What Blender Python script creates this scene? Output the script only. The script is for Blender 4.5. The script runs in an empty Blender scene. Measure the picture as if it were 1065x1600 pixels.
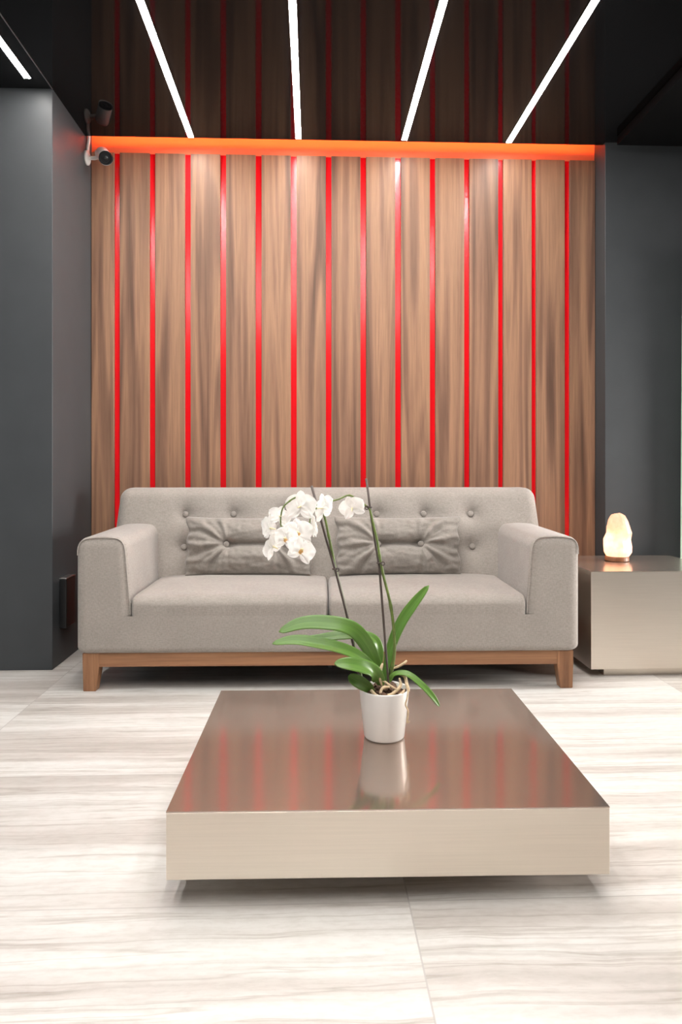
import bpy, bmesh, math, random
from mathutils import Vector, Matrix, Euler, noise
C = bpy.context.scene.collection
S = bpy.context.scene
PI = math.pi

# ------------------------------------------------------------------ camera, world, lights, exposure
F = 1120.0
YAW = math.atan(44 / F)
cam = bpy.data.cameras.new('camera'); cam_o = bpy.data.objects.new('camera', cam); C.objects.link(cam_o)
cam.sensor_fit = 'AUTO'; cam.sensor_width = 36.0
cam.lens = F / 1600 * 36.0
cam.shift_y = -75 / 1600
cam.clip_start = 0.05
cam_o.location = (0, 0, 1.0)
cam_o.rotation_euler = (PI / 2, 0, -YAW)
S.camera = cam_o

S.view_settings.view_transform = 'Standard'
S.view_settings.look = 'None'
S.view_settings.gamma = 1.0
S.view_settings.use_curve_mapping = False
S.view_settings.exposure = 0.1

TUBE = 94.0            # strength of the white light bars
COVE = 85.0             # strength of the red strip light in the ceiling slot

w = bpy.data.worlds.new('world'); S.world = w; w.use_nodes = True
w.node_tree.nodes['Background'].inputs[0].default_value = (0.9, 0.95, 1.0, 1)
w.node_tree.nodes['Background'].inputs[1].default_value = 0.12


def area(name, loc, rot, size, energy, color):
    l = bpy.data.lights.new(name, 'AREA'); l.shape = 'RECTANGLE'
    l.size, l.size_y = size; l.energy = energy; l.color = color
    o = bpy.data.objects.new(name, l); C.objects.link(o); o.location = loc; o.rotation_euler = rot
    return o


# daylight that enters the lobby from the open left side
area('daylight_left', (-3.8, 1.6, 1.4), (0, -PI / 2, 0), (2.2, 3.0), 16, (0.8, 0.93, 1.0))
dr = area('right_wall_fill', (3.7, 3.0, 1.0), (0, PI / 2, 0), (1.4, 1.4), 55, (1.0, 0.97, 0.93))  # unseen warm fill added to brighten the grey right wall
dr.data.spread = math.radians(95)


# ------------------------------------------------------------------ material helpers
def new_mat(name):
    m = bpy.data.materials.new(name); m.use_nodes = True
    nt = m.node_tree; b = nt.nodes['Principled BSDF']
    return m, nt, b


def nd(nt, typ, **kw):
    n = nt.nodes.new(typ)
    for k, v in kw.items():
        if k.startswith('i_'):
            key = k[2:]
            key = int(key) if key.isdigit() else key.replace('_', ' ')
            n.inputs[key].default_value = v
        else:
            setattr(n, k, v)
    return n


def ramp(nt, stops):
    r = nt.nodes.new('ShaderNodeValToRGB'); e = r.color_ramp.elements
    while len(e) < len(stops): e.new(0.5)
    for el, (p, c) in zip(e, stops):
        el.position = p; el.color = (*c, 1) if len(c) == 3 else c
    return r


def plain(name, col, rough=0.5, metal=0.0, noise_amt=0.0, bump=0.0, scale=40, spec=0.5):
    m, nt, b = new_mat(name)
    b.inputs['Base Color'].default_value = (*col, 1)
    b.inputs['Roughness'].default_value = rough
    b.inputs['Metallic'].default_value = metal
    b.inputs['Specular IOR Level'].default_value = spec
    tc = nd(nt, 'ShaderNodeTexCoord')
    n = nd(nt, 'ShaderNodeTexNoise', i_Scale=scale, i_Detail=4.0)
    nt.links.new(tc.outputs['Object'], n.inputs['Vector'])
    if noise_amt:
        r = ramp(nt, [(0.3, tuple(c * (1 - noise_amt) for c in col)), (0.7, tuple(min(1, c * (1 + noise_amt)) for c in col))])
        nt.links.new(n.outputs['Fac'], r.inputs[0]); nt.links.new(r.outputs[0], b.inputs['Base Color'])
    if bump:
        bp = nd(nt, 'ShaderNodeBump', i_Strength=bump, i_Distance=0.01)
        nt.links.new(n.outputs['Fac'], bp.inputs['Height']); nt.links.new(bp.outputs[0], b.inputs['Normal'])
    return m


def emis(name, col, strength):
    m, nt, b = new_mat(name)
    b.inputs['Base Color'].default_value = (*col, 1)
    b.inputs['Emission Color'].default_value = (*col, 1)
    b.inputs['Emission Strength'].default_value = strength
    return m


def wood(name, axis, cols, rough=0.35, s=1.0, per_object=True):
    """veneer with the grain running along the given axis"""
    m, nt, b = new_mat(name)
    tc = nd(nt, 'ShaderNodeTexCoord'); oi = nd(nt, 'ShaderNodeObjectInfo')
    off = nd(nt, 'ShaderNodeVectorMath', operation='SCALE'); off.inputs[0].default_value = (37.0, 53.0, 71.0)
    nt.links.new(oi.outputs['Random'], off.inputs['Scale'])
    add = nd(nt, 'ShaderNodeVectorMath', operation='ADD')
    nt.links.new(tc.outputs['Object'], add.inputs[0])
    if per_object: nt.links.new(off.outputs[0], add.inputs[1])

    def stretched(a, l, detail, dist, rgh=0.6):
        mp = nd(nt, 'ShaderNodeMapping')
        sc = [a * s] * 3; sc['XYZ'.index(axis)] = l * s
        mp.inputs['Scale'].default_value = sc
        n = nd(nt, 'ShaderNodeTexNoise', i_Scale=1.0, i_Detail=detail, i_Distortion=dist, i_Roughness=rgh)
        nt.links.new(add.outputs[0], mp.inputs[0]); nt.links.new(mp.outputs[0], n.inputs['Vector'])
        return n
    n1 = stretched(11, 0.42, 2.0, 1.4, 0.45)
    n2 = stretched(38, 0.9, 3.0, 0.8)
    n3 = stretched(320, 9.0, 2.0, 0.0)
    r1 = ramp(nt, [(0.30, cols[0]), (0.47, cols[1]), (0.60, cols[2]), (0.74, cols[1])])
    nt.links.new(n1.outputs['Fac'], r1.inputs[0])
    r2 = ramp(nt, [(0.35, (0.80, 0.79, 0.785)), (0.58, (1, 1, 1))])
    nt.links.new(n2.outputs['Fac'], r2.inputs[0])
    r3 = ramp(nt, [(0.35, (0.88, 0.87, 0.86)), (0.6, (1.03, 1.02, 1.0))])
    nt.links.new(n3.outputs['Fac'], r3.inputs[0])
    m1 = nd(nt, 'ShaderNodeMix', data_type='RGBA', blend_type='MULTIPLY'); m1.inputs[0].default_value = 0.9
    m2 = nd(nt, 'ShaderNodeMix', data_type='RGBA', blend_type='MULTIPLY'); m2.inputs[0].default_value = 0.8
    nt.links.new(r1.outputs[0], m1.inputs[6]); nt.links.new(r2.outputs[0], m1.inputs[7])
    nt.links.new(m1.outputs[2], m2.inputs[6]); nt.links.new(r3.outputs[0], m2.inputs[7])
    nt.links.new(m2.outputs[2], b.inputs['Base Color'])
    b.inputs['Roughness'].default_value = rough
    bp = nd(nt, 'ShaderNodeBump', i_Strength=0.08, i_Distance=0.002)
    b.inputs['Specular IOR Level'].default_value = 0.35
    nt.links.new(n3.outputs['Fac'], bp.inputs['Height']); nt.links.new(bp.outputs[0], b.inputs['Normal'])
    return m


def fabric(name, col, weave=900.0):
    m, nt, b = new_mat(name)
    tc = nd(nt, 'ShaderNodeTexCoord')
    n1 = nd(nt, 'ShaderNodeTexNoise', i_Scale=7.0, i_Detail=3.0)
    mp = nd(nt, 'ShaderNodeMapping'); mp.inputs['Scale'].default_value = (70, 70, 230)
    mp2 = nd(nt, 'ShaderNodeMapping'); mp2.inputs['Scale'].default_value = (260, 260, 80)
    n2 = nd(nt, 'ShaderNodeTexNoise', i_Scale=1.0, i_Detail=3.0)
    n3 = nd(nt, 'ShaderNodeTexNoise', i_Scale=1.0, i_Detail=3.0)
    for mm, n in ((mp, n2), (mp2, n3)):
        nt.links.new(tc.outputs['Object'], mm.inputs[0]); nt.links.new(mm.outputs[0], n.inputs['Vector'])
    nt.links.new(tc.outputs['Object'], n1.inputs['Vector'])
    a = nd(nt, 'ShaderNodeMath', operation='ADD')
    nt.links.new(n2.outputs['Fac'], a.inputs[0]); nt.links.new(n3.outputs['Fac'], a.inputs[1])
    h = nd(nt, 'ShaderNodeMath', operation='MULTIPLY'); h.inputs[1].default_value = 0.5
    nt.links.new(a.outputs[0], h.inputs[0])
    r = ramp(nt, [(0.34, tuple(c * 0.84 for c in col)), (0.5, col), (0.66, tuple(min(1, c * 1.14) for c in col))])
    nt.links.new(h.outputs[0], r.inputs[0])
    r1 = ramp(nt, [(0.3, (0.94, 0.94, 0.94)), (0.7, (1.04, 1.04, 1.04))])
    nt.links.new(n1.outputs['Fac'], r1.inputs[0])
    mx = nd(nt, 'ShaderNodeMix', data_type='RGBA', blend_type='MULTIPLY'); mx.inputs[0].default_value = 1.0
    nt.links.new(r.outputs[0], mx.inputs[6]); nt.links.new(r1.outputs[0], mx.inputs[7])
    nt.links.new(mx.outputs[2], b.inputs['Base Color'])
    b.inputs['Roughness'].default_value = 0.9
    b.inputs['Specular IOR Level'].default_value = 0.15
    b.inputs['Sheen Weight'].default_value = 0.25
    bp = nd(nt, 'ShaderNodeBump', i_Strength=0.25, i_Distance=0.002)
    nt.links.new(h.outputs[0], bp.inputs['Height']); nt.links.new(bp.outputs[0], b.inputs['Normal'])
    return m


def steel(name, col, rough, axis_scale, haze=0.0):
    m, nt, b = new_mat(name)
    tc = nd(nt, 'ShaderNodeTexCoord')
    mp = nd(nt, 'ShaderNodeMapping'); mp.inputs['Scale'].default_value = axis_scale
    n = nd(nt, 'ShaderNodeTexNoise', i_Scale=1.0, i_Detail=4.0)
    nt.links.new(tc.outputs['Object'], mp.inputs[0]); nt.links.new(mp.outputs[0], n.inputs['Vector'])
    r = ramp(nt, [(0.3, tuple(c * 0.97 for c in col)), (0.7, tuple(c * 1.03 for c in col))])
    nt.links.new(n.outputs['Fac'], r.inputs[0]); nt.links.new(r.outputs[0], b.inputs['Base Color'])
    big = nd(nt, 'ShaderNodeTexNoise', i_Scale=5.0, i_Detail=5.0)
    nt.links.new(tc.outputs['Object'], big.inputs['Vector'])
    mr = nd(nt, 'ShaderNodeMapRange'); mr.inputs[1].default_value = 0.3; mr.inputs[2].default_value = 0.7
    mr.inputs[3].default_value = rough * 0.93; mr.inputs[4].default_value = rough * 1.07
    nt.links.new(big.outputs['Fac'], mr.inputs[0]); nt.links.new(mr.outputs[0], b.inputs['Roughness'])
    b.inputs['Metallic'].default_value = 1.0
    bp = nd(nt, 'ShaderNodeBump', i_Strength=0.01, i_Distance=0.001)
    nt.links.new(n.outputs['Fac'], bp.inputs['Height']); nt.links.new(bp.outputs[0], b.inputs['Normal'])
    if haze:                                             # brushing scatters a share of the reflection widely
        h = nd(nt, 'ShaderNodeBsdfPrincipled'); h.inputs['Metallic'].default_value = 1.0; h.inputs['Roughness'].default_value = 0.55
        nt.links.new(r.outputs[0], h.inputs['Base Color'])
        ms = nd(nt, 'ShaderNodeMixShader'); ms.inputs[0].default_value = haze
        nt.links.new(b.outputs[0], ms.inputs[1]); nt.links.new(h.outputs[0], ms.inputs[2])
        nt.links.new(ms.outputs[0], nt.nodes['Material Output'].inputs[0])
    return m


def floor_material():
    m, nt, b = new_mat('vein_cut_stone')
    L = nt.links
    tc = nd(nt, 'ShaderNodeTexCoord'); sx = nd(nt, 'ShaderNodeSeparateXYZ')
    L.new(tc.outputs['Object'], sx.inputs[0])

    def mth(op, a, bb=None):
        n = nd(nt, 'ShaderNodeMath', operation=op)
        for i, v in enumerate((a, bb)):
            if v is None: continue
            if isinstance(v, (int, float)): n.inputs[i].default_value = v
            else: L.new(v, n.inputs[i])
        return n.outputs[0]
    TX, TY = 1.394, 0.70
    ux = mth('DIVIDE', mth('ADD', sx.outputs[0], -0.219 + 10 * TX), TX)
    uy = mth('DIVIDE', mth('ADD', sx.outputs[1], -1.632 + 10 * TY), TY)
    ix, iy = mth('FLOOR', ux), mth('FLOOR', uy)
    fx, fy = mth('FRACT', ux), mth('FRACT', uy)
    dx = mth('MULTIPLY', mth('MINIMUM', fx, mth('SUBTRACT', 1.0, fx)), TX)
    dy = mth('MULTIPLY', mth('MINIMUM', fy, mth('SUBTRACT', 1.0, fy)), TY)
    dmin = mth('MINIMUM', dx, mth('MULTIPLY', dy, 1.4))
    joint = mth('LESS_THAN', dmin, 0.0019)
    tid = mth('ADD', mth('MULTIPLY', ix, 7.31), mth('MULTIPLY', iy, 3.77))
    # vein coordinates: long in x, thin in y, every tile with its own offset
    warp = nd(nt, 'ShaderNodeTexNoise', i_Scale=2.2, i_Detail=3.0)
    L.new(tc.outputs['Object'], warp.inputs['Vector'])
    wy = mth('ADD', sx.outputs[1], mth('MULTIPLY', mth('SUBTRACT', warp.outputs['Fac'], 0.5), 0.05))

    def vein(kx, ky, detail, rgh, seed, dist=0.0):
        cb = nd(nt, 'ShaderNodeCombineXYZ')
        L.new(mth('ADD', mth('MULTIPLY', sx.outputs[0], kx), seed), cb.inputs[0])
        L.new(mth('MULTIPLY', wy, ky), cb.inputs[1])
        L.new(mth('ADD', tid, seed), cb.inputs[2])
        n = nd(nt, 'ShaderNodeTexNoise', i_Scale=1.0, i_Detail=detail, i_Roughness=rgh, i_Distortion=dist)
        L.new(cb.outputs[0], n.inputs['Vector'])
        return n.outputs['Fac']
    broad = vein(0.45, 7.5, 3.0, 0.55, 0.0)
    mid = vein(0.9, 30.0, 5.0, 0.62, 5.2, 0.2)
    thin = vein(0.7, 20.0, 3.0, 0.5, 11.7, 0.3)
    speck = vein(22.0, 70.0, 4.0, 0.65, 3.3)
    base = ramp(nt, [(0.36, (0.64, 0.622, 0.595)), (0.48, (0.60, 0.575, 0.548)), (0.58, (0.51, 0.475, 0.445)), (0.72, (0.42, 0.385, 0.355))])
    L.new(broad, base.inputs[0])
    r2 = ramp(nt, [(0.30, (0.74, 0.72, 0.70)), (0.46, (0.98, 0.975, 0.97)), (0.62, (1.03, 1.03, 1.03))])
    L.new(mid, r2.inputs[0])
    # thin dark lines where the third noise crosses its middle
    line = mth('ABSOLUTE', mth('SUBTRACT', thin, 0.5))
    r3 = ramp(nt, [(0.0, (0.60, 0.55, 0.51)), (0.012, (0.82, 0.80, 0.78)), (0.03, (1, 1, 1))])
    L.new(line, r3.inputs[0])
    r4 = ramp(nt, [(0.36, (0.9, 0.885, 0.87)), (0.56, (1.02, 1.02, 1.02))])
    L.new(speck, r4.inputs[0])
    col = base.outputs[0]
    for r, f in ((r2, 0.8), (r3, 0.55), (r4, 0.7)):
        mx = nd(nt, 'ShaderNodeMix', data_type='RGBA', blend_type='MULTIPLY'); mx.inputs[0].default_value = f
        L.new(col, mx.inputs[6]); L.new(r.outputs[0], mx.inputs[7]); col = mx.outputs[2]
    mj = nd(nt, 'ShaderNodeMix', data_type='RGBA'); L.new(mth('MULTIPLY', joint, 0.8), mj.inputs[0])
    L.new(col, mj.inputs[6]); mj.inputs[7].default_value = (0.40, 0.37, 0.35, 1)
    L.new(mj.outputs[2], b.inputs['Base Color'])
    b.inputs['Roughness'].default_value = 0.42
    b.inputs['Specular IOR Level'].default_value = 0.35
    return m


M = {}
M['floor'] = floor_material()
M['slate'] = plain('slate_paint', (0.048, 0.052, 0.056), 0.5, noise_amt=0.06, scale=6, spec=0.4)
M['slate_right'] = M['slate']
M['ceiling'] = plain('black_gloss_ceiling', (0.006, 0.006, 0.0065), 0.05, scale=3, spec=0.13)
M['soffit'] = plain('black_paint', (0.003, 0.003, 0.0035), 0.6, spec=0.1)
M['light_wall'] = plain('pale_paint', (0.25, 0.24, 0.23), 0.7, noise_amt=0.03)
M['red'] = plain('red_gloss_laminate', (0.85, 0.006, 0.012), 0.2, scale=4, spec=0.5)
M['tube'] = emis('white_light_bar', (1.0, 0.97, 0.93), TUBE)
M['cove'] = emis('red_strip_light', (1.0, 0.19, 0.045), COVE)
M['glow_board'] = plain('coral_glow_tint', (0.85, 0.20, 0.09), 0.6)  # coral tint stands in for the orange glow of the slot light
M['alu'] = plain('aluminium', (0.55, 0.55, 0.55), 0.3, 1.0)
M['slat'] = wood('walnut_veneer', 'Z', [(0.135, 0.072, 0.048), (0.25, 0.135, 0.086), (0.355, 0.195, 0.118)], 0.46)
M['sofa_wood'] = wood('sofa_walnut', 'X', [(0.19, 0.088, 0.045), (0.29, 0.14, 0.072), (0.36, 0.18, 0.093)], 0.35, s=1.6)
M['leg_wood'] = wood('leg_walnut', 'Z', [(0.19, 0.088, 0.045), (0.29, 0.14, 0.072), (0.36, 0.18, 0.093)], 0.35, s=1.6)
M['fabric'] = fabric('grey_fabric', (0.315, 0.279, 0.252))
M['pillow'] = fabric('grey_cushion_fabric', (0.275, 0.245, 0.22))
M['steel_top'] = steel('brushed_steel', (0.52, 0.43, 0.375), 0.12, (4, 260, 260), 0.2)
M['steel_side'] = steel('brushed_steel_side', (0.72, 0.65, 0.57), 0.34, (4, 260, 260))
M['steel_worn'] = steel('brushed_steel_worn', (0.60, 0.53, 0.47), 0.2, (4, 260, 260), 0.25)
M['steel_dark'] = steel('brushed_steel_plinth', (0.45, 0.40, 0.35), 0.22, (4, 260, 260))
M['black'] = plain('black_plastic', (0.01, 0.01, 0.011), 0.3)
M['lens_black'] = plain('lens_black', (0.012, 0.012, 0.013), 0.75, spec=0.1)
M['white_plastic'] = plain('white_plastic', (0.75, 0.73, 0.71), 0.35)
M['ceramic'] = plain('white_ceramic', (0.80, 0.77, 0.74), 0.25, scale=10)
M['bark'] = plain('orchid_bark', (0.11, 0.06, 0.035), 0.85, noise_amt=0.5, bump=0.5, scale=60)
M['root'] = plain('pale_root', (0.62, 0.47, 0.30), 0.7, noise_amt=0.2, bump=0.2, scale=90)
M['stem'] = plain('green_stem', (0.12, 0.17, 0.035), 0.5, noise_amt=0.3, scale=60)
M['stake'] = plain('dark_stake', (0.07, 0.05, 0.042), 0.5, noise_amt=0.15)


def leaf_mat():
    m, nt, b = new_mat('orchid_leaf')
    uv = nd(nt, 'ShaderNodeUVMap')
    sx = nd(nt, 'ShaderNodeSeparateXYZ'); nt.links.new(uv.outputs[0], sx.inputs[0])
    mp = nd(nt, 'ShaderNodeMapping'); mp.inputs['Scale'].default_value = (2.0, 26.0, 1.0)
    n = nd(nt, 'ShaderNodeTexNoise', i_Scale=1.0, i_Detail=3.0)
    nt.links.new(uv.outputs[0], mp.inputs[0]); nt.links.new(mp.outputs[0], n.inputs['Vector'])
    r = ramp(nt, [(0.3, (0.075, 0.175, 0.030)), (0.7, (0.165, 0.29, 0.062))])
    nt.links.new(n.outputs['Fac'], r.inputs[0])
    # paler midrib
    d = nd(nt, 'ShaderNodeMath', operation='SUBTRACT'); d.inputs[1].default_value = 0.5
    nt.links.new(sx.outputs[1], d.inputs[0])
    a = nd(nt, 'ShaderNodeMath', operation='ABSOLUTE'); nt.links.new(d.outputs[0], a.inputs[0])
    rr = ramp(nt, [(0.0, (1.3, 1.25, 1.2)), (0.05, (1, 1, 1))]); nt.links.new(a.outputs[0], rr.inputs[0])
    mx = nd(nt, 'ShaderNodeMix', data_type='RGBA', blend_type='MULTIPLY'); mx.inputs[0].default_value = 1.0
    nt.links.new(r.outputs[0], mx.inputs[6]); nt.links.new(rr.outputs[0], mx.inputs[7])
    nt.links.new(mx.outputs[2], b.inputs['Base Color'])
    b.inputs['Roughness'].default_value = 0.32
    tr = nd(nt, 'ShaderNodeBsdfTranslucent'); tr.inputs[0].default_value = (0.25, 0.5, 0.06, 1)
    ms = nd(nt, 'ShaderNodeMixShader'); ms.inputs[0].default_value = 0.22
    out = nt.nodes['Material Output']
    nt.links.new(b.outputs[0], ms.inputs[1]); nt.links.new(tr.outputs[0], ms.inputs[2]); nt.links.new(ms.outputs[0], out.inputs[0])
    return m


M['leaf'] = leaf_mat()


def petal_mat(name, col, tcol, f):
    m, nt, b = new_mat(name)
    b.inputs['Base Color'].default_value = (*col, 1); b.inputs['Roughness'].default_value = 0.6
    b.inputs['Specular IOR Level'].default_value = 0.2
    tr = nd(nt, 'ShaderNodeBsdfTranslucent'); tr.inputs[0].default_value = (*tcol, 1)
    ms = nd(nt, 'ShaderNodeMixShader'); ms.inputs[0].default_value = f
    nt.links.new(b.outputs[0], ms.inputs[1]); nt.links.new(tr.outputs[0], ms.inputs[2])
    nt.links.new(ms.outputs[0], nt.nodes['Material Output'].inputs[0])
    return m


M['petal'] = petal_mat('white_petal', (0.94, 0.92, 0.90), (0.97, 0.95, 0.92), 0.42)
M['lip'] = petal_mat('orange_lip', (0.88, 0.55, 0.22), (0.9, 0.6, 0.2), 0.3)
M['column'] = petal_mat('cream_column', (0.9, 0.82, 0.55), (0.9, 0.8, 0.5), 0.2)


def salt_mat():
    m, nt, b = new_mat('salt_crystal')
    tc = nd(nt, 'ShaderNodeTexCoord')
    n = nd(nt, 'ShaderNodeTexNoise', i_Scale=28.0, i_Detail=5.0)
    nt.links.new(tc.outputs['Object'], n.inputs['Vector'])
    r = ramp(nt, [(0.3, (1.0, 0.50, 0.32)), (0.7, (1.0, 0.70, 0.54))]); nt.links.new(n.outputs['Fac'], r.inputs[0])
    tr = nd(nt, 'ShaderNodeBsdfTranslucent'); nt.links.new(r.outputs[0], tr.inputs[0])
    b.inputs['Roughness'].default_value = 0.35
    r2 = ramp(nt, [(0.3, (0.80, 0.50, 0.42)), (0.7, (0.85, 0.62, 0.55))]); nt.links.new(n.outputs['Fac'], r2.inputs[0])
    nt.links.new(r2.outputs[0], b.inputs['Base Color'])
    ms = nd(nt, 'ShaderNodeMixShader'); ms.inputs[0].default_value = 0.6
    nt.links.new(b.outputs[0], ms.inputs[1]); nt.links.new(tr.outputs[0], ms.inputs[2])
    nt.links.new(ms.outputs[0], nt.nodes['Material Output'].inputs[0])
    return m


M['salt'] = salt_mat()
M['dark_wood'] = plain('lamp_foot_wood', (0.20, 0.075, 0.03), 0.4, noise_amt=0.2, scale=30)


def glass_mat():
    m, nt, b = new_mat('frosted_green_glass')
    b.inputs['Base Color'].default_value = (0.62, 0.80, 0.68, 1); b.inputs['Roughness'].default_value = 0.3
    b.inputs['Transmission Weight'].default_value = 0.35
    return m


M['glass'] = glass_mat()


# ------------------------------------------------------------------ object helpers
def obj(name, bm, mat, parent=None, smooth=False, loc=None, rot=None):
    me = bpy.data.meshes.new(name); bm.normal_update(); bm.to_mesh(me); bm.free()
    if smooth:
        for p in me.polygons: p.use_smooth = True
    me.materials.append(mat)
    o = bpy.data.objects.new(name, me); C.objects.link(o)
    if parent: o.parent = parent
    if loc is not None: o.location = loc
    if rot is not None: o.rotation_euler = rot
    return o


def tag(o, label, cat, group=None):
    o['label'] = label; o['category'] = cat
    if group: o['group'] = group
    return o


def thing(name, label, cat, loc=(0, 0, 0), rotz=0.0, group=None):
    o = bpy.data.objects.new(name, None); C.objects.link(o)
    o.location = loc; o.rotation_euler = (0, 0, rotz); o.empty_display_size = 0.05
    return tag(o, label, cat, group)


def struct(name, bm, mat, smooth=False):
    o = obj(name, bm, mat, None, smooth); o['kind'] = 'structure'
    return o


def copy_tree(o, parent=None):
    c = o.copy(); C.objects.link(c)
    if parent: c.parent = parent
    for ch in list(o.children): copy_tree(ch, c)
    return c


def add_box(bm, x0, x1, y0, y1, z0, z1):
    v = [bm.verts.new((x, y, z)) for x in (x0, x1) for y in (y0, y1) for z in (z0, z1)]
    for f in ((0, 1, 3, 2), (4, 6, 7, 5), (0, 4, 5, 1), (2, 3, 7, 6), (0, 2, 6, 4), (1, 5, 7, 3)):
        bm.faces.new([v[i] for i in f])
    return v


def box(x0, x1, y0, y1, z0, z1, bev=0.0, seg=2):
    bm = bmesh.new(); add_box(bm, x0, x1, y0, y1, z0, z1)
    if bev: bmesh.ops.bevel(bm, geom=bm.edges[:], offset=bev, segments=seg, affect='EDGES', profile=0.5)
    bmesh.ops.recalc_face_normals(bm, faces=bm.faces[:])
    return bm


def rbox(x0, x1, y0, y1, z0, z1, r, step=0.03, m=5):
    """box with elliptically rounded edges on a dense grid; r = (rx, ry, rz)"""
    def axis(a, b, rr):
        n = max(2, int(round((b - a - 2 * rr) / step)))
        return [a + rr * (1 - math.cos(PI / 2 * i / m)) * 0 + rr * i / m for i in range(m)] + \
               [a + rr + (b - a - 2 * rr) * i / n for i in range(n)] + \
               [b - rr + rr * i / m for i in range(m + 1)]
    ax = [axis(x0, x1, r[0]), axis(y0, y1, r[1]), axis(z0, z1, r[2])]
    lo = (x0 + r[0], y0 + r[1], z0 + r[2]); hi = (x1 - r[0], y1 - r[1], z1 - r[2])
    bm = bmesh.new(); cache = {}
    N = [len(a) - 1 for a in ax]

    def vert(i, j, k):
        key = (i, j, k)
        if key in cache: return cache[key]
        p = [ax[0][i], ax[1][j], ax[2][k]]
        d = []
        for q in range(3):
            c = min(max(p[q], lo[q]), hi[q]); d.append((p[q] - c) / r[q]); p[q] = c
        # spread grid evenly over the rounded corner
        mx = max(abs(t) for t in d)
        if mx > 1e-9:
            d = [math.tan(t * PI / 4) for t in d]
            l = math.sqrt(sum(t * t for t in d))
            for q in range(3): p[q] += r[q] * d[q] / l * 1.0
        v = bm.verts.new(p); cache[key] = v
        return v
    for a in range(3):
        b_, c_ = (a + 1) % 3, (a + 2) % 3
        for side in (0, N[a]):
            for j in range(N[b_]):
                for k in range(N[c_]):
                    idx = []
                    for dj, dk in ((0, 0), (1, 0), (1, 1), (0, 1)):
                        t = [0, 0, 0]; t[a] = side; t[b_] = j + dj; t[c_] = k + dk; idx.append(vert(*t))
                    if len(set(idx)) == 4:
                        bm.faces.new(idx if side else idx[::-1])
    bmesh.ops.recalc_face_normals(bm, faces=bm.faces[:])
    return bm


def cut_below(bm, z):
    bmesh.ops.bisect_plane(bm, geom=bm.verts[:] + bm.edges[:] + bm.faces[:], plane_co=(0, 0, z), plane_no=(0, 0, 1), clear_inner=True)


def cut_above(bm, z):
    bmesh.ops.bisect_plane(bm, geom=bm.verts[:] + bm.edges[:] + bm.faces[:], plane_co=(0, 0, z), plane_no=(0, 0, 1), clear_outer=True)


def spline(pts, n=6):
    """Catmull-Rom through the points"""
    P = [Vector(p) for p in pts]; out = []
    for i in range(len(P) - 1):
        p0 = P[i - 1] if i else P[0] * 2 - P[1]
        p1, p2 = P[i], P[i + 1]
        p3 = P[i + 2] if i + 2 < len(P) else P[i + 1] * 2 - P[i]
        for k in range(n):
            t = k / n
            out.append(0.5 * ((2 * p1) + (p2 - p0) * t + (2 * p0 - 5 * p1 + 4 * p2 - p3) * t * t + (3 * p1 - p0 - 3 * p2 + p3) * t ** 3))
    out.append(P[-1])
    return out


def add_tube(bm, pts, rad, seg=8, cap=True):
    pts = [Vector(p) for p in pts]; n = len(pts)
    rads = rad if isinstance(rad, (list, tuple)) else [rad] * n
    t0 = (pts[1] - pts[0]).normalized()
    u = t0.orthogonal().normalized(); rings = []
    for i in range(n):
        t = (pts[min(i + 1, n - 1)] - pts[max(i - 1, 0)])
        t = t.normalized() if t.length > 1e-9 else t0
        u = (u - t * u.dot(t)); u = u.normalized() if u.length > 1e-6 else t.orthogonal().normalized()
        v = t.cross(u)
        rings.append([bm.verts.new(pts[i] + (u * math.cos(2 * PI * k / seg) + v * math.sin(2 * PI * k / seg)) * rads[i]) for k in range(seg)])
    for a, b in zip(rings, rings[1:]):
        for k in range(seg):
            bm.faces.new((a[k], a[(k + 1) % seg], b[(k + 1) % seg], b[k]))
    if cap:
        bm.faces.new(rings[0][::-1]); bm.faces.new(rings[-1])


def tube(pts, rad, seg=8):
    bm = bmesh.new(); add_tube(bm, pts, rad, seg); return bm


def lathe(prof, seg=48, close_bottom=True, close_top=False):
    bm = bmesh.new(); rings = []
    for r, z in prof:
        rings.append([bm.verts.new((r * math.cos(2 * PI * k / seg), r * math.sin(2 * PI * k / seg), z)) for k in range(seg)])
    for a, b in zip(rings, rings[1:]):
        for k in range(seg): bm.faces.new((a[k], a[(k + 1) % seg], b[(k + 1) % seg], b[k]))
    if close_bottom: bm.faces.new(rings[0][::-1])
    if close_top: bm.faces.new(rings[-1])
    return bm


# ------------------------------------------------------------------ the room
XL, XR = -1.2614, 1.6523
YS = 4.133                 # front of the walnut panels
YB = 4.153                 # red back wall
ZC = 2.82
YE = 4.03                  # edge of the dropped ceiling, light slot behind it
struct('floor', box(-4, 4, -3.4, 4.4, -0.05, 0), M['floor'])
bm = bmesh.new()
add_box(bm, -4, 4, -3.4, 3.5305, ZC, ZC + 0.03)
add_box(bm, XL, XR, 3.5305, YE, ZC, ZC + 0.03)
add_box(bm, XR, 4, 3.5305, 3.995, ZC, ZC + 0.03)
struct('ceiling', bm, M['ceiling'])
struct('wall_left', box(-4, XL, 3.5305, 4.35, 0, 3.0, 0.002, 1), M['slate'])
struct('wall_right', box(XR, 4, 3.995, 4.35, 0, 3.0, 0.002, 1), M['slate'])
struct('wall_back', box(XL, XR, YB, 4.35, 0, 3.0), M['red'])
struct('wall_front', box(-4, 4, -3.55, -3.4, 0, 3.0), M['light_wall'])
bm = bmesh.new()
add_box(bm, XL, XR, 3.9, YB, 2.985, 3.0); add_box(bm, XL, XR, 3.88, 3.9, ZC + 0.03, 3.0)
struct('trim_1', bm, M['light_wall'])
struct('trim_2', box(XL - 0.002, XL + 0.002, -3.4, 3.53, ZC - 0.003, ZC), M['alu'])
struct('trim_3', box(1.689, 4, -3.4, 3.92, ZC - 0.048, ZC), M['soffit'])
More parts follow.
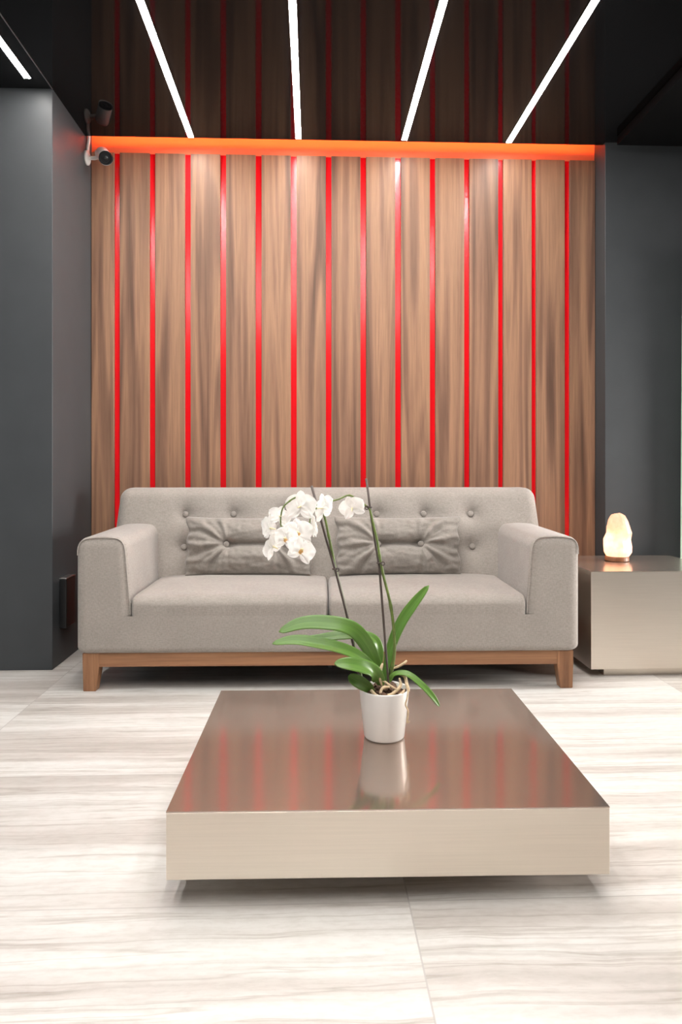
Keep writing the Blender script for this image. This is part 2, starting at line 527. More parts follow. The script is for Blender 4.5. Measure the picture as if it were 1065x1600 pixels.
struct('trim_4', box(XL, XR, YB - 0.003, YB, 2.777, 2.985), M['glow_board'])  # added board over the red wall, coloured like the slot's orange glow
# frosted glass leaf at the right edge
bm = box(2.035, 2.9, 3.895, 3.907, 0.005, 2.15, 0.001, 1)
for v in bm.verts: v.co.x += v.co.z * 0.0075
struct('door_1', bm, M['glass'])

# ------------------------------------------------------------------ walnut panels
ORD = ['first', 'second', 'third', 'fourth', 'fifth', 'sixth', 'seventh', 'eighth', 'ninth', 'tenth', 'eleventh', 'twelfth', 'thirteenth', 'fourteenth', 'fifteenth']
gaps = [-1.1155, -0.9157, -0.7152, -0.514, -0.3119, -0.1091, 0.0908, 0.2914, 0.4929, 0.695, 0.8942, 1.0942, 1.2873, 1.4849]
edges = [XL + 0.002] + gaps + [XR - 0.002]
GW = 0.0160
full = None
for i in range(15):
    x0 = edges[i] + (GW if i else 0); x1 = edges[i + 1] - (GW if i < 14 else 0)
    if i in (0, 14) or full is None:
        wd = x1 - x0 if i in (0, 14) else 0.168
        o = obj('wood_panel', box(-wd / 2, wd / 2, -0.02, 0, 0.0, 2.776, 0.0015, 1), M['slat'])
        if i not in (0, 14): full = o
    else:
        o = full.copy(); C.objects.link(o)
    o.location = ((x0 + x1) / 2, YB, 0)
    if i == 0: lab = 'narrow tall walnut wall panel beside the left wall, behind the security camera'
    elif i == 14: lab = 'tall walnut wall panel at the right end of the red wall, nearest the salt lamp'
    else: lab = 'tall walnut wall panel on the red wall, %s from the left of fifteen' % ORD[i]
    tag(o, lab, 'wall panel', 'walnut panels on the red wall')

# red strip light hidden in the ceiling slot
struct('cove_strip_light', box(XL + 0.01, XR - 0.01, 3.955, 3.97, ZC + 0.032, ZC + 0.05), M['cove'])

# ------------------------------------------------------------------ white light bars in the ceiling
bars = [(-0.676, 4.015, 'white ceiling light bar in the gloss ceiling, left of the four above the sofa'),
        (-0.080, 4.010, 'white ceiling light bar above the white orchid blooms, second of the four above the sofa'),
        (0.512, 4.003, 'white ceiling light bar above the sofa, third of the four counted from the left'),
        (1.105, 4.012, 'white ceiling light bar nearest the black soffit, right of the four above the sofa'),
        (-1.341, 3.43, 'white ceiling light bar ending before the dark left wall, outside the metal trim line')]
proto = None
for x, ye, lab in bars:
    if proto is None:
        t = thing('ceiling_light', lab, 'ceiling light', (x, ye, ZC), 0, 'white light bars in the ceiling')
        obj('diffuser', box(-0.0145, 0.0145, -4.8, -0.003, -0.006, 0.0), M['tube'], t)
        bm = bmesh.new()
        add_box(bm, -0.0175, -0.0145, -4.8, 0, -0.004, 0); add_box(bm, 0.0145, 0.0175, -4.8, 0, -0.004, 0)
        add_box(bm, -0.0145, 0.0145, -0.003, 0, -0.004, 0)
        obj('frame', bm, M['black'], t)
        proto = t
    else:
        t = copy_tree(proto); t.location = (x, ye, ZC); t['label'] = lab

# ------------------------------------------------------------------ sofa
SX, SY, SR = 0.075, 3.15, -0.016
sofa = thing('sofa', 'grey fabric two-seat sofa with tufted back on a walnut base', 'sofa', (SX, SY, 0), SR)
HW = 1.105
ZB, ZJ, ZA = 0.170, 0.335, 0.672
r_arm = (0.045, 0.022, 0.045)
bm = rbox(-HW, HW, 0, 0.93, ZB, 0.60, (0.045, 0.022, 0.03), 0.05)
cut_above(bm, ZJ)
obj('seat_base', bm, M['fabric'], sofa, True)


def arm_inner(z):          # inner arm face leans outward towards the top
    return 0.235 - 0.022 * max(0.0, (z - ZJ) / (ZA - ZJ))


for sgn in (-1, 1):
    wid = 0.235
    bm = rbox(0, wid, 0, 0.66, 0.0, ZA, r_arm, 0.03)
    cut_below(bm, ZJ)
    for v in bm.verts:
        k = v.co.x / wid
        v.co.x = k * arm_inner(v.co.z)
        v.co.z += (0.010 * math.sin(PI * k) + 0.012 * v.co.y) * max(0, (v.co.z - 0.45) / (ZA - 0.45))
        v.co.x = -HW + v.co.x if sgn < 0 else HW - v.co.x
    if sgn > 0: bmesh.ops.reverse_faces(bm, faces=bm.faces[:])
    arm = obj('armrest', bm, M['fabric'], sofa, True)
    path = []
    for x, z in ((0.003, 0.60), (0.006, 0.635), (0.018, 0.660), (0.045, 0.672), (0.10, 0.6775), (0.155, 0.676), (0.185, 0.668),
                 (0.203, 0.645), (0.211, 0.60), (0.219, 0.5), (0.229, 0.40), (0.233, ZJ)):
        path.append(((-HW + x) * (1 if sgn < 0 else -1), 0.006, z))
    obj('piping', tube(spline(path, 6), 0.0028, 6), M['fabric'], arm, True)

for sgn in (-1, 1):
    x0, x1 = (-0.872, -0.008) if sgn < 0 else (-0.005, 0.872)
    bm = rbox(x0, x1, 0.0, 0.64, 0.2, 0.418, (0.016, 0.038, 0.040), 0.03)
    cut_below(bm, ZJ)
    xm, hw = (x0 + x1) / 2, (x1 - x0) / 2
    for v in bm.verts:
        t = max(0, (v.co.z - ZJ) / 0.083)
        sx_ = abs((v.co.x - xm) / hw); sy_ = abs((v.co.y - 0.34) / 0.34)
        v.co.z += t * 0.024 * (1 - min(1, sx_) ** 4) * (1 - min(1, sy_) ** 3)
        v.co.z += t * 0.0025 * noise.noise(Vector((v.co.x * 6, v.co.y * 6, sgn)))
        v.co.y -= 0.004 * (1 - sx_ ** 6) * math.sin(PI * min(1, max(0, (v.co.z - ZJ) / 0.085))) ** 2 if v.co.y < 0.1 else 0
    obj('seat_cushion', bm, M['fabric'], sofa, True)

bx_list = [-0.757, -0.505, -0.253, 0.253, 0.503, 0.755]
bz_list = [0.733, 0.564]
ZT = 0.872


def back_y(z): return 0.545 + 0.26 * (z - 0.40)          # front face before tufting


bm = rbox(-1.125, 1.125, 0.0, 0.16, 0.20, ZT, (0.055, 0.05, 0.055), 0.02)
for v in bm.verts:
    x, y, z = v.co
    x *= 1 - 0.016 * max(0, (z - 0.60) / 0.27)
    f = max(0.0, 1 - y / 0.09)
    dy = 0
    for bx in bx_list:
        for bz in bz_list:
            d = math.hypot(x - bx, z - bz)
            dy += 0.022 * math.exp(-(d / 0.028) ** 2) + 0.018 * math.exp(-(d / 0.07) ** 2)
    for bz in bz_list:                                   # shallow pull between the buttons of a row
        dy += 0.004 * math.exp(-((z - bz) / 0.02) ** 2) * (1 if abs(x) < 0.78 else 0)
    bulge = -0.012 * math.cos(PI * x / 2.25) * math.sin(PI * min(1, max(0, (z - 0.3) / 0.57)))
    y += f * (dy + bulge)
    y += back_y(z) + 0.10 * max(0, 0.4 - z)
    v.co = (x, y, z)
back = obj('backrest', bm, M['fabric'], sofa, True)
for bx in bx_list:
    for bz in bz_list:
        b2 = lathe([(0.0135, 0.0), (0.0165, 0.004), (0.0155, 0.009), (0.011, 0.012), (0.004, 0.0135)], 16, True, True)
        obj('button', b2, M['fabric'], back, True, (bx, back_y(bz) + 0.030, bz), (PI / 2 - 0.25, 0, 0))

obj('rail', box(-1.03, 1.03, 0.022, 0.045, 0.108, 0.170, 0.002), M['sofa_wood'], sofa)
obj('rail', box(-1.03, 1.03, 0.875, 0.898, 0.108, 0.170, 0.002), M['sofa_wood'], sofa)
for sx_ in (-1, 1):
    obj('rail', box(sx_ * 1.06 - 0.012, sx_ * 1.06 + 0.012, 0.08, 0.84, 0.108, 0.170, 0.002), M['sofa_wood'], sofa)
    for yy, rear in ((0.018, 0), (0.84, 1)):
        bm = bmesh.new()
        top = [(1.013, 0), (1.085, 0), (1.085, 0.066), (1.013, 0.066)]
        bot = [(1.022, 0.006), (1.077, 0.006), (1.077, 0.056), (1.022, 0.056)]
        mid = [(1.013, 0), (1.0845, 0), (1.0845, 0.065), (1.013, 0.065)]
        mid2 = [(1.013, 0.0), (1.084, 0.0), (1.084, 0.065), (1.013, 0.065)]
        rings = []
        for lst, z in ((bot, 0.0), (mid2, 0.105), (top, 0.170)):
            rings.append([bm.verts.new((sx_ * (a if z > 0 else (a + 0.006)), yy + b_, z)) for a, b_ in lst])
        for a, b_ in zip(rings, rings[1:]):
            for k in range(4): bm.faces.new((a[k], a[(k + 1) % 4], b_[(k + 1) % 4], b_[k]))
        bm.faces.new(rings[0][::-1]); bm.faces.new(rings[-1])
        bmesh.ops.bevel(bm, geom=bm.edges[:], offset=0.002, segments=2, affect='EDGES')
        bmesh.ops.recalc_face_normals(bm, faces=bm.faces[:])
        obj('leg', bm, M['leg_wood'], sofa)
obj('underside_shade', box(-1.05, 1.05, 0.05, 0.87, 0.166, 0.170), M['black'], sofa)  # black sheet added to deepen the shade under the sofa
sl = obj('leg', lathe([(0.014, 0), (0.014, 0.166)], 12, True, True), M['alu'], sofa, False, (0.0, 0.38, 0.0))
sl['label'] = 'slim metal support leg under the middle'


# ------------------------------------------------------------------ lumbar cushions
def pillow_mesh(w_, h_, T, buttons, seed):
    bm = bmesh.new(); nx, nz = 110, 56
    rnd = random.Random(seed)
    ph = [rnd.uniform(0, 6.28) for _ in range(8)]

    def front(s, t):
        # s,t in -1..1
        p = T * max(0, 1 - abs(s) ** 3.2) ** 0.55 * max(0, 1 - abs(t) ** 2.4) ** 0.6
        x, z = s * w_ / 2, t * h_ / 2
        b0, b1 = buttons
        # crease joining the two buttons
        inside = 1 / (1 + math.exp(-(x - b0) / 0.012)) * 1 / (1 + math.exp((x - b1) / 0.012))
        zc = z - 0.008
        cr = inside * (0.030 * math.exp(-(zc / 0.013) ** 2) + 0.020 * math.exp(-(zc / 0.04) ** 2))
        for bxx in buttons:
            d = math.hypot(x - bxx, zc)
            cr += 0.026 * math.exp(-(d / 0.02) ** 2) + 0.018 * math.exp(-(d / 0.055) ** 2)
        # radial gathers outside the buttons, towards the ends
        wr = 0
        for q, bxx in enumerate(buttons):
            side = -1 if q == 0 else 1
            dx = (x - bxx) * side
            d = math.hypot(dx, zc) + 1e-6
            ang = math.atan2(zc, dx)
            env = math.exp(-((d - 0.10) / 0.10) ** 2) * (1 / (1 + math.exp(-(dx + 0.0) / 0.02)))
            wr += env * (0.0075 * math.sin(9 * ang + ph[q]) + 0.005 * math.sin(17 * ang + ph[q + 2] + 8 * d)) * min(1, d / 0.05)
        # edge gathers on short ends
        e = max(0, (abs(s) - 0.72) / 0.28)
        wr += 0.006 * e * (1 - e * 0.4) * math.sin(t * 11 + ph[4] + s * 3) + 0.004 * e * math.sin(t * 23 + ph[5])
        wr += 0.005 * noise.noise(Vector((x * 16, z * 28, seed))) + 0.003 * noise.noise(Vector((x * 40, z * 60, seed + 3)))
        k = min(1, p / (0.35 * T))
        return max(0.002, p - (cr - 1.35 * wr) * k)
    fr, bk = {}, {}
    for i in range(nx + 1):
        for j in range(nz + 1):
            s = -1 + 2 * i / nx; t = -1 + 2 * j / nz
            s = math.sin(s * PI / 2) * 0.35 + s * 0.65; t = math.sin(t * PI / 2) * 0.35 + t * 0.65
            ex = w_ / 2 * (1 - 0.035 * (1 - abs(t) ** 2.0)) + 0.006 * math.sin(t * 9 + ph[6])
            ez = h_ / 2 * (1 - 0.06 * (1 - abs(s) ** 2.0) * (1 if t > 0 else 0.2))
            x, z = s * ex, t * ez
            edge = i in (0, nx) or j in (0, nz)
            v = bm.verts.new((x, 0 if edge else -front(s, t), z)); fr[i, j] = v
            if edge: bk[i, j] = v
            else:
                p = 0.55 * T * max(0, 1 - abs(s) ** 3.2) ** 0.55 * max(0, 1 - abs(t) ** 2.4) ** 0.6
                bk[i, j] = bm.verts.new((x, p, z))
    for i in range(nx):
        for j in range(nz):
            bm.faces.new((fr[i, j], fr[i + 1, j], fr[i + 1, j + 1], fr[i, j + 1]))
            bm.faces.new((bk[i, j], bk[i, j + 1], bk[i + 1, j + 1], bk[i + 1, j]))
    bmesh.ops.recalc_face_normals(bm, faces=bm.faces[:])
    return bm


for cx, btn, seed, lab in ((-0.327, (-0.112, 0.14), 3, 'grey buttoned lumbar cushion on the left seat, behind the orchid blooms'),
                           (0.437, (-0.105, 0.115), 8, 'grey buttoned lumbar cushion on the right seat, behind the taller orchid stake')):
    t = thing('lumbar_cushion', lab, 'cushion', (cx, SY + 0.495 - (cx - SX) * 0.016, 0.436), SR, 'lumbar cushions on the sofa')
    bm = pillow_mesh(0.645, 0.300, 0.066, btn, seed)
    bmesh.ops.rotate(bm, verts=bm.verts[:], cent=(0, 0, 0), matrix=Matrix.Rotation(-0.22, 3, 'X'))
    bmesh.ops.translate(bm, verts=bm.verts[:], vec=(0, 0.03, 0.146))
    obj('cover', bm, M['pillow'], t, True)
    for bxx in btn:
        b2 = lathe([(0.0125, 0.0), (0.0155, 0.004), (0.0145, 0.008), (0.010, 0.011), (0.004, 0.0125)], 16, True, True)
        obj('button', b2, M['pillow'], t, True, (bxx, 0.008, 0.156), (PI / 2 - 0.2, 0, 0))

# ------------------------------------------------------------------ coffee table
ct = thing('coffee_table', 'low wide brushed steel coffee table in front of the sofa', 'table', (0.180, 2.044, 0), -0.016)
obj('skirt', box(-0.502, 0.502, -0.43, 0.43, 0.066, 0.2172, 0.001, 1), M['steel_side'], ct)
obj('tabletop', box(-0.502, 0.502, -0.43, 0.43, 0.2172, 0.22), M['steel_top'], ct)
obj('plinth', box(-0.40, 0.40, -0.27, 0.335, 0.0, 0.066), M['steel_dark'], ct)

# ------------------------------------------------------------------ side table
st = thing('side_table', 'brushed steel box side table right of the sofa', 'table', (1.627, 3.585, 0), 0)
obj('skirt', box(-0.329, 0.329, -0.285, 0.285, 0.040, 0.4955, 0.001, 1), M['steel_side'], st)
obj('tabletop', box(-0.329, 0.329, -0.285, 0.285, 0.4955, 0.4977), M['steel_worn'], st)
obj('plinth', box(-0.250, 0.250, -0.240, 0.24, 0.0, 0.040), M['steel_side'], st)

# ------------------------------------------------------------------ salt lamp
sl = thing('salt_lamp', 'glowing pink salt crystal lamp on the steel side table', 'lamp', (1.575, 3.66, 0.4977), 0)
obj('base', lathe([(0.054, 0), (0.060, 0.004), (0.060, 0.020), (0.056, 0.026)], 32, True, True), M['dark_wood'], sl, False)
bm = bmesh.new()
prof = [(0.0, 0.056), (0.02, 0.066), (0.05, 0.0705), (0.085, 0.068), (0.12, 0.063), (0.15, 0.058), (0.18, 0.050), (0.20, 0.041), (0.213, 0.034), (0.220, 0.015)]
rings = []
for z, r in prof:
    ring = []
    for k in range(20):
        a = 2 * PI * k / 20
        q = Vector((math.cos(a) * 1.3 + 4.2, math.sin(a) * 1.3 + 1.7, z * 11))
        rr = r * (1 + 0.09 * noise.noise(q * 1.4) + 0.06 * noise.noise(q * 3.1))
        ring.append(bm.verts.new((rr * math.cos(a) + 0.004 - 0.01 * (z / 0.22) + (0.012 if z > 0.1 else 0), rr * math.sin(a), z + 0.026 + (0.012 * noise.noise(q * 2.0) if z > 0.15 else 0))))
    rings.append(ring)
for a, b_ in zip(rings, rings[1:]):
    for k in range(20): bm.faces.new((a[k], a[(k + 1) % 20], b_[(k + 1) % 20], b_[k]))
bm.faces.new(rings[-1])
obj('salt_crystal', bm, M['salt'], sl, False)
pl = bpy.data.lights.new('lamp_bulb', 'POINT'); pl.energy = 0.62; pl.color = (1.0, 0.78, 0.58); pl.shadow_soft_size = 0.015
po = bpy.data.objects.new('lamp_bulb', pl); C.objects.link(po); po.parent = sl; po.location = (0.0, 0, 0.085)

# ------------------------------------------------------------------ black panel on the side wall, left of the sofa
bp_ = thing('black_panel', 'black boxy panel on the dark side wall left of the sofa', 'panel', (XL, 3.69, 0.18), 0)
obj('housing', box(0.0, 0.035, -0.068, 0.068, 0.0, 0.245, 0.003), M['black'], bp_)
obj('top_edge', box(0.0, 0.037, -0.068, 0.068, 0.246, 0.252, 0.001, 1), M['alu'], bp_)

# ------------------------------------------------------------------ security camera
cc = thing('security_camera', 'white bullet security camera on the left wall under the red light slot', 'camera', (XL, 4.045, 2.705), 0)
bm = lathe([(0.040, 0), (0.040, 0.010), (0.030, 0.018), (0.012, 0.022)], 24, True, True)
obj('mount', bm, M['white_plastic'], cc, True, (0, 0, 0), (0, PI / 2, 0))
obj('arm', tube(spline([(0.018, 0, 0), (0.05, -0.005, -0.002), (0.075, -0.012, 0.002), (0.085, -0.02, 0.0)], 5), 0.011, 10), M['white_plastic'], cc, True)
hd = lathe([(0.020, -0.050), (0.033, -0.045), (0.036, -0.035), (0.036, 0.050), (0.034, 0.055)], 24, True, True)
hr = (PI / 2 + 0.60, 0, 0.52)
house = obj('housing', hd, M['white_plastic'], cc, True, (0.105, -0.03, 0.004), hr)
face = lathe([(0.0365, 0.052), (0.0365, 0.060), (0.029, 0.061), (0.027, 0.0575), (0.012, 0.057)], 24, False, True)
obj('lens_face', face, M['lens_black'], cc, False, (0.105, -0.03, 0.004), hr)
obj('lens', lathe([(0.013, 0.057), (0.011, 0.060), (0.005, 0.0615)], 20, True, True), M['black'], cc, True, (0.105, -0.03, 0.004), hr)
bm = lathe([(0.039, -0.042), (0.039, 0.064)], 24, False, False)
bmesh.ops.delete(bm, geom=[v for v in bm.verts if v.co.y > 0.012 or False], context='VERTS')
obj('sunshield', bm, M['white_plastic'], cc, True, (0.105, -0.03, 0.004), hr)
obj('cable', tube(spline([(0.008, 0.01, 0.02), (0.006, 0.012, 0.06), (0.012, 0.010, 0.10), (0.010, 0.02, 0.16), (0.008, 0.03, 0.2)], 6), 0.009, 8), M['white_plastic'], cc, True)

# ------------------------------------------------------------------ potted orchid
KX = 0.00182
orch = thing('potted_orchid', 'white moth orchid in a small white pot on the steel coffee table', 'plant', (0.204, 2.045, 0.22), 0)


def P(u, v, dy=0.0):
    return Vector(((u - 598) * KX, dy, (1155 - v) * KX))


# pot
pot = lathe([(0.050, 0.0), (0.055, 0.002), (0.0575, 0.006), (0.0715, 0.136), (0.0715, 0.139), (0.069, 0.140), (0.067, 0.138), (0.064, 0.118)], 64, True, False)
obj('pot', pot, M['ceramic'], orch, True)
soil = bmesh.new()
rnd = random.Random(5)
ringv = []
for q in range(7):
    rr = 0.0655 * q / 6
    ringv.append([soil.verts.new((rr * math.cos(2 * PI * k / 28), rr * math.sin(2 * PI * k / 28), 0.122 + 0.010 * noise.noise(Vector((rr * 60 * math.cos(2 * PI * k / 28), rr * 60 * math.sin(2 * PI * k / 28), 1))))) for k in range(28)])
for a, b_ in zip(ringv, ringv[1:]):
    for k in range(28):
        soil.faces.new((a[k], a[(k + 1) % 28], b_[(k + 1) % 28], b_[k]))
for q in range(46):                                      # bark chips lying in the pot
    a = rnd.uniform(0, 2 * PI); rr = 0.058 * math.sqrt(rnd.random())
    mat = Matrix.Translation((rr * math.cos(a), rr * math.sin(a), 0.126 + rnd.uniform(0, 0.010))) @ Euler((rnd.uniform(-.6, .6), rnd.uniform(-.6, .6), rnd.uniform(0, 6))).to_matrix().to_4x4()
    vs = add_box(soil, -0.010, 0.010, -0.006, 0.006, -0.003, 0.004)
    for v in vs:
        v.co = mat @ (v.co + Vector((rnd.uniform(-.003, .003), rnd.uniform(-.003, .003), rnd.uniform(-.001, .002))))
ob = obj('bark', soil, M['bark'], orch); ob['kind'] = 'stuff'


def root(pts, r=0.0035):
    sp = spline(pts, 6); n = len(sp)
    obj('root', tube(sp, [r * (1.0 if i < n * 0.8 else 1 - 0.5 * (i / n - 0.8) / 0.2) for i in range(n)], 8), M['root'], orch, True)


root([P(598, 1078, -0.02), P(590, 1060, -0.03), P(591, 1045, -0.03), P(594, 1036, -0.025)], 0.0042)
root([P(576, 1076, -0.035), P(583, 1081, -0.052), P(598, 1083, -0.056), P(612, 1076, -0.05), P(621, 1068, -0.04), P(620, 1058, -0.03)], 0.0045)
root([P(604, 1072, -0.03), P(594, 1071, -0.04), P(590, 1078, -0.048), P(596, 1082, -0.05), P(606, 1079, -0.05)], 0.0038)
root([P(624, 1056, -0.01), P(629, 1058, -0.02), P(631, 1068, -0.045), P(633, 1075, -0.054)], 0.0048)
root([P(632, 1074, -0.054), P(629.5, 1083, -0.066), P(627, 1093, -0.0655), P(631, 1103, -0.062), P(631, 1112, -0.060), P(630, 1122, -0.058), P(634, 1120, -0.058)], 0.0022)
root([P(608, 1049, 0.0), P(618, 1044, -0.01), P(627, 1039, -0.012), P(633, 1034, -0.012)], 0.0036)
root([P(585, 1066, -0.01), P(594, 1062, -0.03), P(606, 1068, -0.045), P(616, 1074, -0.05)], 0.003)
root([P(603, 1081, -0.05), P(612, 1083, -0.055), P(622, 1078, -0.052), P(627, 1074, -0.045)], 0.0034)


def leaf(pts, width, upv, fold=0.25, tipw=0.35):
    """strap leaf along pts; upv = list of upper-face directions (start,end); width = max width"""
    sp = spline(pts, 7); n = len(sp)
    bm = bmesh.new(); uvl = bm.loops.layers.uv.new('UVMap'); rows = []
    mm = 8
    for i, p in enumerate(sp):
        t = i / (n - 1)
        tan = (sp[min(i + 1, n - 1)] - sp[max(i - 1, 0)]).normalized()
        up = Vector(upv[0]).lerp(Vector(upv[1]), t)
        side = tan.cross(up).normalized(); up2 = side.cross(tan).normalized()
        if t < 0.55: wv = 0.45 + 0.55 * math.sin(t / 0.55 * PI / 2)
        else: wv = math.sqrt(max(0, 1 - ((t - 0.55) / 0.45) ** 2.6))
        wv = max(wv, 0.03) * width / 2
        rows.append([bm.verts.new(p + side * (wv * s) + up2 * (fold * wv * (abs(s) ** 1.3))) for s in [-1 + 2 * k / mm for k in range(mm + 1)]])
    for i in range(n - 1):
        for k in range(mm):
            f = bm.faces.new((rows[i][k], rows[i][k + 1], rows[i + 1][k + 1], rows[i + 1][k]))
            for lp, (a, b_) in zip(f.loops, ((i, k), (i, k + 1), (i + 1, k + 1), (i + 1, k))):
                lp[uvl].uv = (a / (n - 1), b_ / mm)
    o = obj('leaf', bm, M['leaf'], orch, True)
    so = o.modifiers.new('thickness', 'SOLIDIFY'); so.thickness = 0.0022; so.offset = 0
    return o


# left group
leaf([P(592, 1068, 0.0), P(586, 1042, -0.005), P(568, 1006, -0.012), P(545, 982, -0.02), P(508, 972, -0.03), P(468, 972, -0.035), P(434, 984, -0.04)],
     0.046, ((-0.5, -0.6, 0.6), (0.0, -0.75, 0.65)), 0.15)
leaf([P(588, 1070, 0.0), P(578, 1046, -0.02), P(560, 1026, -0.04), P(530, 1010, -0.055), P(490, 999, -0.065), P(458, 994, -0.07), P(425, 997, -0.075)],
     0.040, ((-0.5, -0.5, 0.7), (0.0, -0.55, 0.8)), 0.35)
leaf([P(584, 1062, 0.02), P(592, 1034, 0.03), P(586, 1010, 0.035), P(562, 1000, 0.035), P(530, 1000, 0.03), P(495, 1003, 0.02), P(466, 1002, 0.01)],
     0.034, ((0.3, -0.6, 0.6), (0.0, -0.5, 0.85)), 0.25)
leaf([P(592, 1072, -0.015), P(588, 1060, -0.03), P(577, 1044, -0.05), P(560, 1034, -0.07), P(540, 1028, -0.085), P(518, 1025, -0.095)],
     0.046, ((-0.45, -0.75, 0.55), (0.0, -0.65, 0.75)), 0.22)
leaf([P(578, 1082, -0.02), P(571, 1072, -0.032), P(560, 1063, -0.045), P(550, 1056, -0.055), P(540, 1049, -0.06)],
     0.036, ((-0.3, -0.8, 0.4), (-0.2, -0.8, 0.5)), 0.2)
# right group
leaf([P(600, 1070, 0.01), P(604, 1045, 0.012), P(613, 1010, 0.012), P(628, 975, 0.008), P(645, 948, 0.0), P(668, 917, -0.008)],
     0.036, ((-0.75, -0.6, 0.1), (-0.7, -0.7, 0.2)), 0.3)
leaf([P(604, 1068, -0.01), P(614, 1054, -0.02), P(632, 1052, -0.035), P(652, 1066, -0.05), P(668, 1082, -0.06), P(679, 1097, -0.065)],
     0.022, ((0.2, -0.5, 0.85), (0.4, -0.7, 0.6)), 0.3)

# stakes
obj('stake', tube([P(605, 1085, -0.02), P(603, 1060, -0.018), P(590, 890, -0.01), P(578, 815, -0.008), P(569.5, 749, -0.006)], 0.0033, 8), M['stake'], orch, True)
obj('stake', tube([P(562, 1085, 0.03), P(545, 985, 0.03), P(523, 900, 0.028), P(505, 838, 0.025), P(484, 761, 0.02)], 0.0036, 8), M['stake'], orch, True)


def stem(pts, r0, r1):
    sp = spline(pts, 6); n = len(sp)
    rr = [r0 + (r1 - r0) * i / (n - 1) for i in range(n)]
    for i in range(n):
        if i % 12 == 6: rr[i] *= 1.3                    # nodes
    obj('flower_stem', tube(sp, rr, 8), M['stem'], orch, True)


stem([P(603, 1075, 0.0), P(611, 1045, -0.004), P(614, 1005, -0.006), P(608, 950, -0.008), P(596, 900, -0.012), P(590, 870, -0.016), P(586, 845, -0.016),
      P(580, 820, -0.014), P(577, 806, -0.012), P(573, 795, -0.012), P(560, 786, -0.016), P(543, 775, -0.02), P(526, 781, -0.025), P(505, 786, -0.03)], 0.0048, 0.002)
stem([P(566, 1080, 0.036), P(550, 1010, 0.040), P(539, 962, 0.040), P(523, 898, 0.034), P(516.5, 866, 0.026), P(511, 840, 0.016), P(505, 812, 0.014), P(499, 800, 0.01),
      P(488, 794, 0.0), P(476, 780, -0.005), P(462, 778, -0.008), P(450, 784, -0.01), P(439, 796, -0.012), P(436, 817, -0.016), P(440, 832, -0.015)], 0.0046, 0.0018)
stem([P(492, 790, -0.005), P(485, 800, -0.02), P(480, 822, -0.03), P(479, 845, -0.03), P(474, 858, -0.03)], 0.002, 0.0017)


def clip(u, v, dy, du):
    bm = bmesh.new()
    c = P(u, v, dy)
    add_tube(bm, [c + Vector((0.0075 * math.cos(a), 0.0075 * math.sin(a), 0)) for a in [2 * PI * k / 12 for k in range(13)]], 0.0022, 6, False)
    c2 = c + Vector((du * KX, -0.008, -0.001))
    add_tube(bm, [c2 + Vector((0.005 * math.cos(a), 0, 0.005 * math.sin(a))) for a in [2 * PI * k / 12 for k in range(13)]], 0.0016, 6, False)
    obj('clip', bm, M['stake'], orch, True)


clip(574, 794, -0.008, -4)
clip(590, 881, -0.012, 5)
clip(521.5, 893, 0.024, 3)

# --- flowers
def petal_bm(L, W, sharp, cup, ruffle, seed):
    bm = bmesh.new(); n, mm = 12, 10; rows = []
    for i in range(n + 1):
        t = i / n
        wv = W / 2 * (math.sin(PI * min(1, t) ** sharp) ** 0.62 if 0 < t < 1 else 0.0) + 0.0006
        wv = max(wv, W * 0.2 * (1 - t) ** 2)
        row = []
        for k in range(mm + 1):
            s = -1 + 2 * k / mm
            y = cup * (s * s) * wv * 0.5 - 0.10 * L * math.sin(t * PI / 1.3) + 0.25 * cup * L * t * t
            y += ruffle * noise.noise(Vector((s * 2, t * 3, seed)))
            row.append(bm.verts.new((s * wv, y, t * L)))
        rows.append(row)
    for a, b_ in zip(rows, rows[1:]):
        for k in range(mm): bm.faces.new((a[k], a[k + 1], b_[k + 1], b_[k]))
    return bm


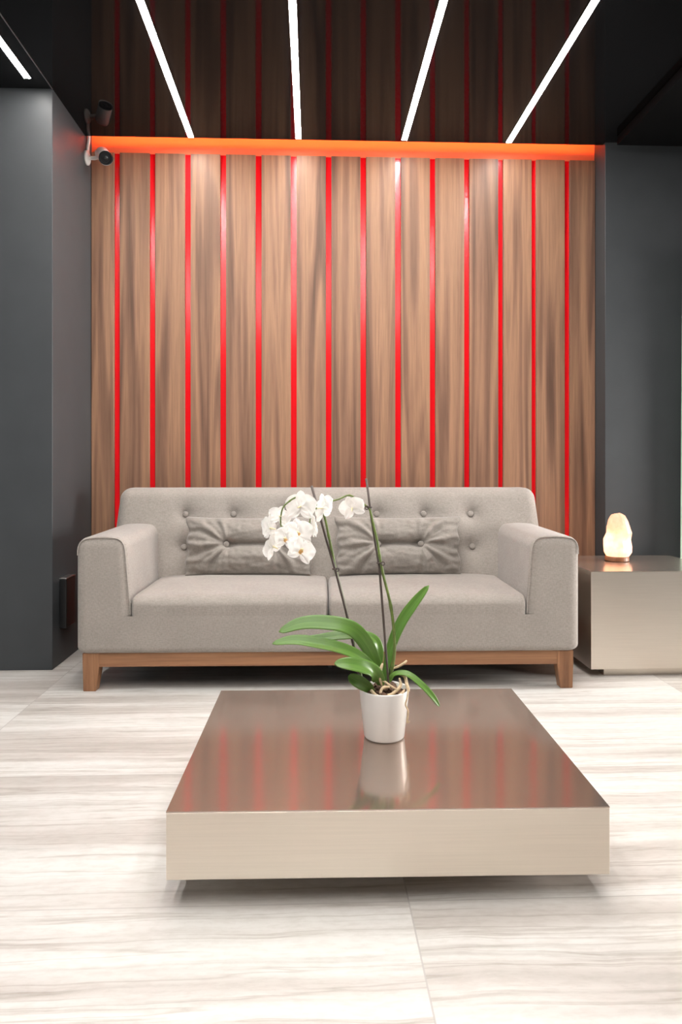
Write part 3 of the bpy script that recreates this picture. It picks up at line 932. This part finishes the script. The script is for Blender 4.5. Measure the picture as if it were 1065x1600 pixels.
def make_flower():
    """faces -Y, dorsal sepal up"""
    col = bmesh.new()
    add_tube(col, [(0, 0.022, -0.003), (0, 0.010, 0.0), (0, -0.004, 0.0015), (0, -0.012, 0.0)], [0.0016, 0.0025, 0.004, 0.0025], 8)
    fl = obj('flower', col, M['column'], orch, True)
    for ang in (0, 128, -128):
        o = obj('sepal', petal_bm(0.047, 0.031, 0.95, 0.25, 0.004, ang), M['petal'], fl, True, (0, 0.003, 0), (0, math.radians(ang), 0))
    for ang in (72, -72):
        o = obj('petal', petal_bm(0.050, 0.060, 0.80, 0.18, 0.006, ang + 5), M['petal'], fl, True, (0, -0.001, 0), (0, math.radians(ang), 0))
    lip = bmesh.new()
    for ang, L_, W_ in ((180, 0.019, 0.012), (125, 0.011, 0.009), (-125, 0.011, 0.009)):
        b2 = petal_bm(L_, W_, 0.9, 0.8, 0.002, ang)
        me = bpy.data.meshes.new('tmp'); b2.to_mesh(me); b2.free()
        n0 = len(lip.verts); lip.from_mesh(me); bpy.data.meshes.remove(me)
        lip.verts.ensure_lookup_table()
        R = Matrix.Rotation(math.radians(ang), 3, 'Y') @ Matrix.Rotation(-0.55, 3, 'X')
        for v in lip.verts[n0:]: v.co = R @ v.co + Vector((0, -0.006, -0.002))
    lo = obj('lip', lip, M['lip'], fl, True); lo['label'] = 'orange lip'
    return fl


fl0 = make_flower()
flowers = [  # u, v, dy, pitch(x), roll(y), yaw(z), scale
    (445, 840, -0.055, -10, 8, -30, 0.82),
    (463, 832, -0.046, -12, -5, 5, 0.92),
    (468, 857, -0.062, -18, 25, 25, 0.95),
    (467, 793, -0.020, 5, 0, 160, 1.0),
    (502, 795, -0.035, 10, 22, 125, 0.95),
    (547, 795, -0.020, -18, 20, 165, 0.80),
    (419, 826, -0.030, 5, -10, -115, 0.90),
    (424, 853, -0.040, -10, 30, -128, 0.85),
    (487, 824, -0.020, -10, 5, 98, 0.92),
    (434, 809, -0.004, 20, -20, -165, 0.72),
]
for i, (u, v, dy, px, ry, yz, sc) in enumerate(flowers):
    f = fl0 if i == 0 else copy_tree(fl0, orch)
    f.location = P(u, v, dy)
    f.rotation_euler = Euler((math.radians(px), math.radians(ry), math.radians(yz)), 'XYZ')
    f.scale = (sc, sc, sc)
    if abs(yz) > 60:                                     # seen from behind or edge-on: the lip stays hidden inside
        for ch in list(f.children):
            if ch.name.startswith('lip'): bpy.data.objects.remove(ch)
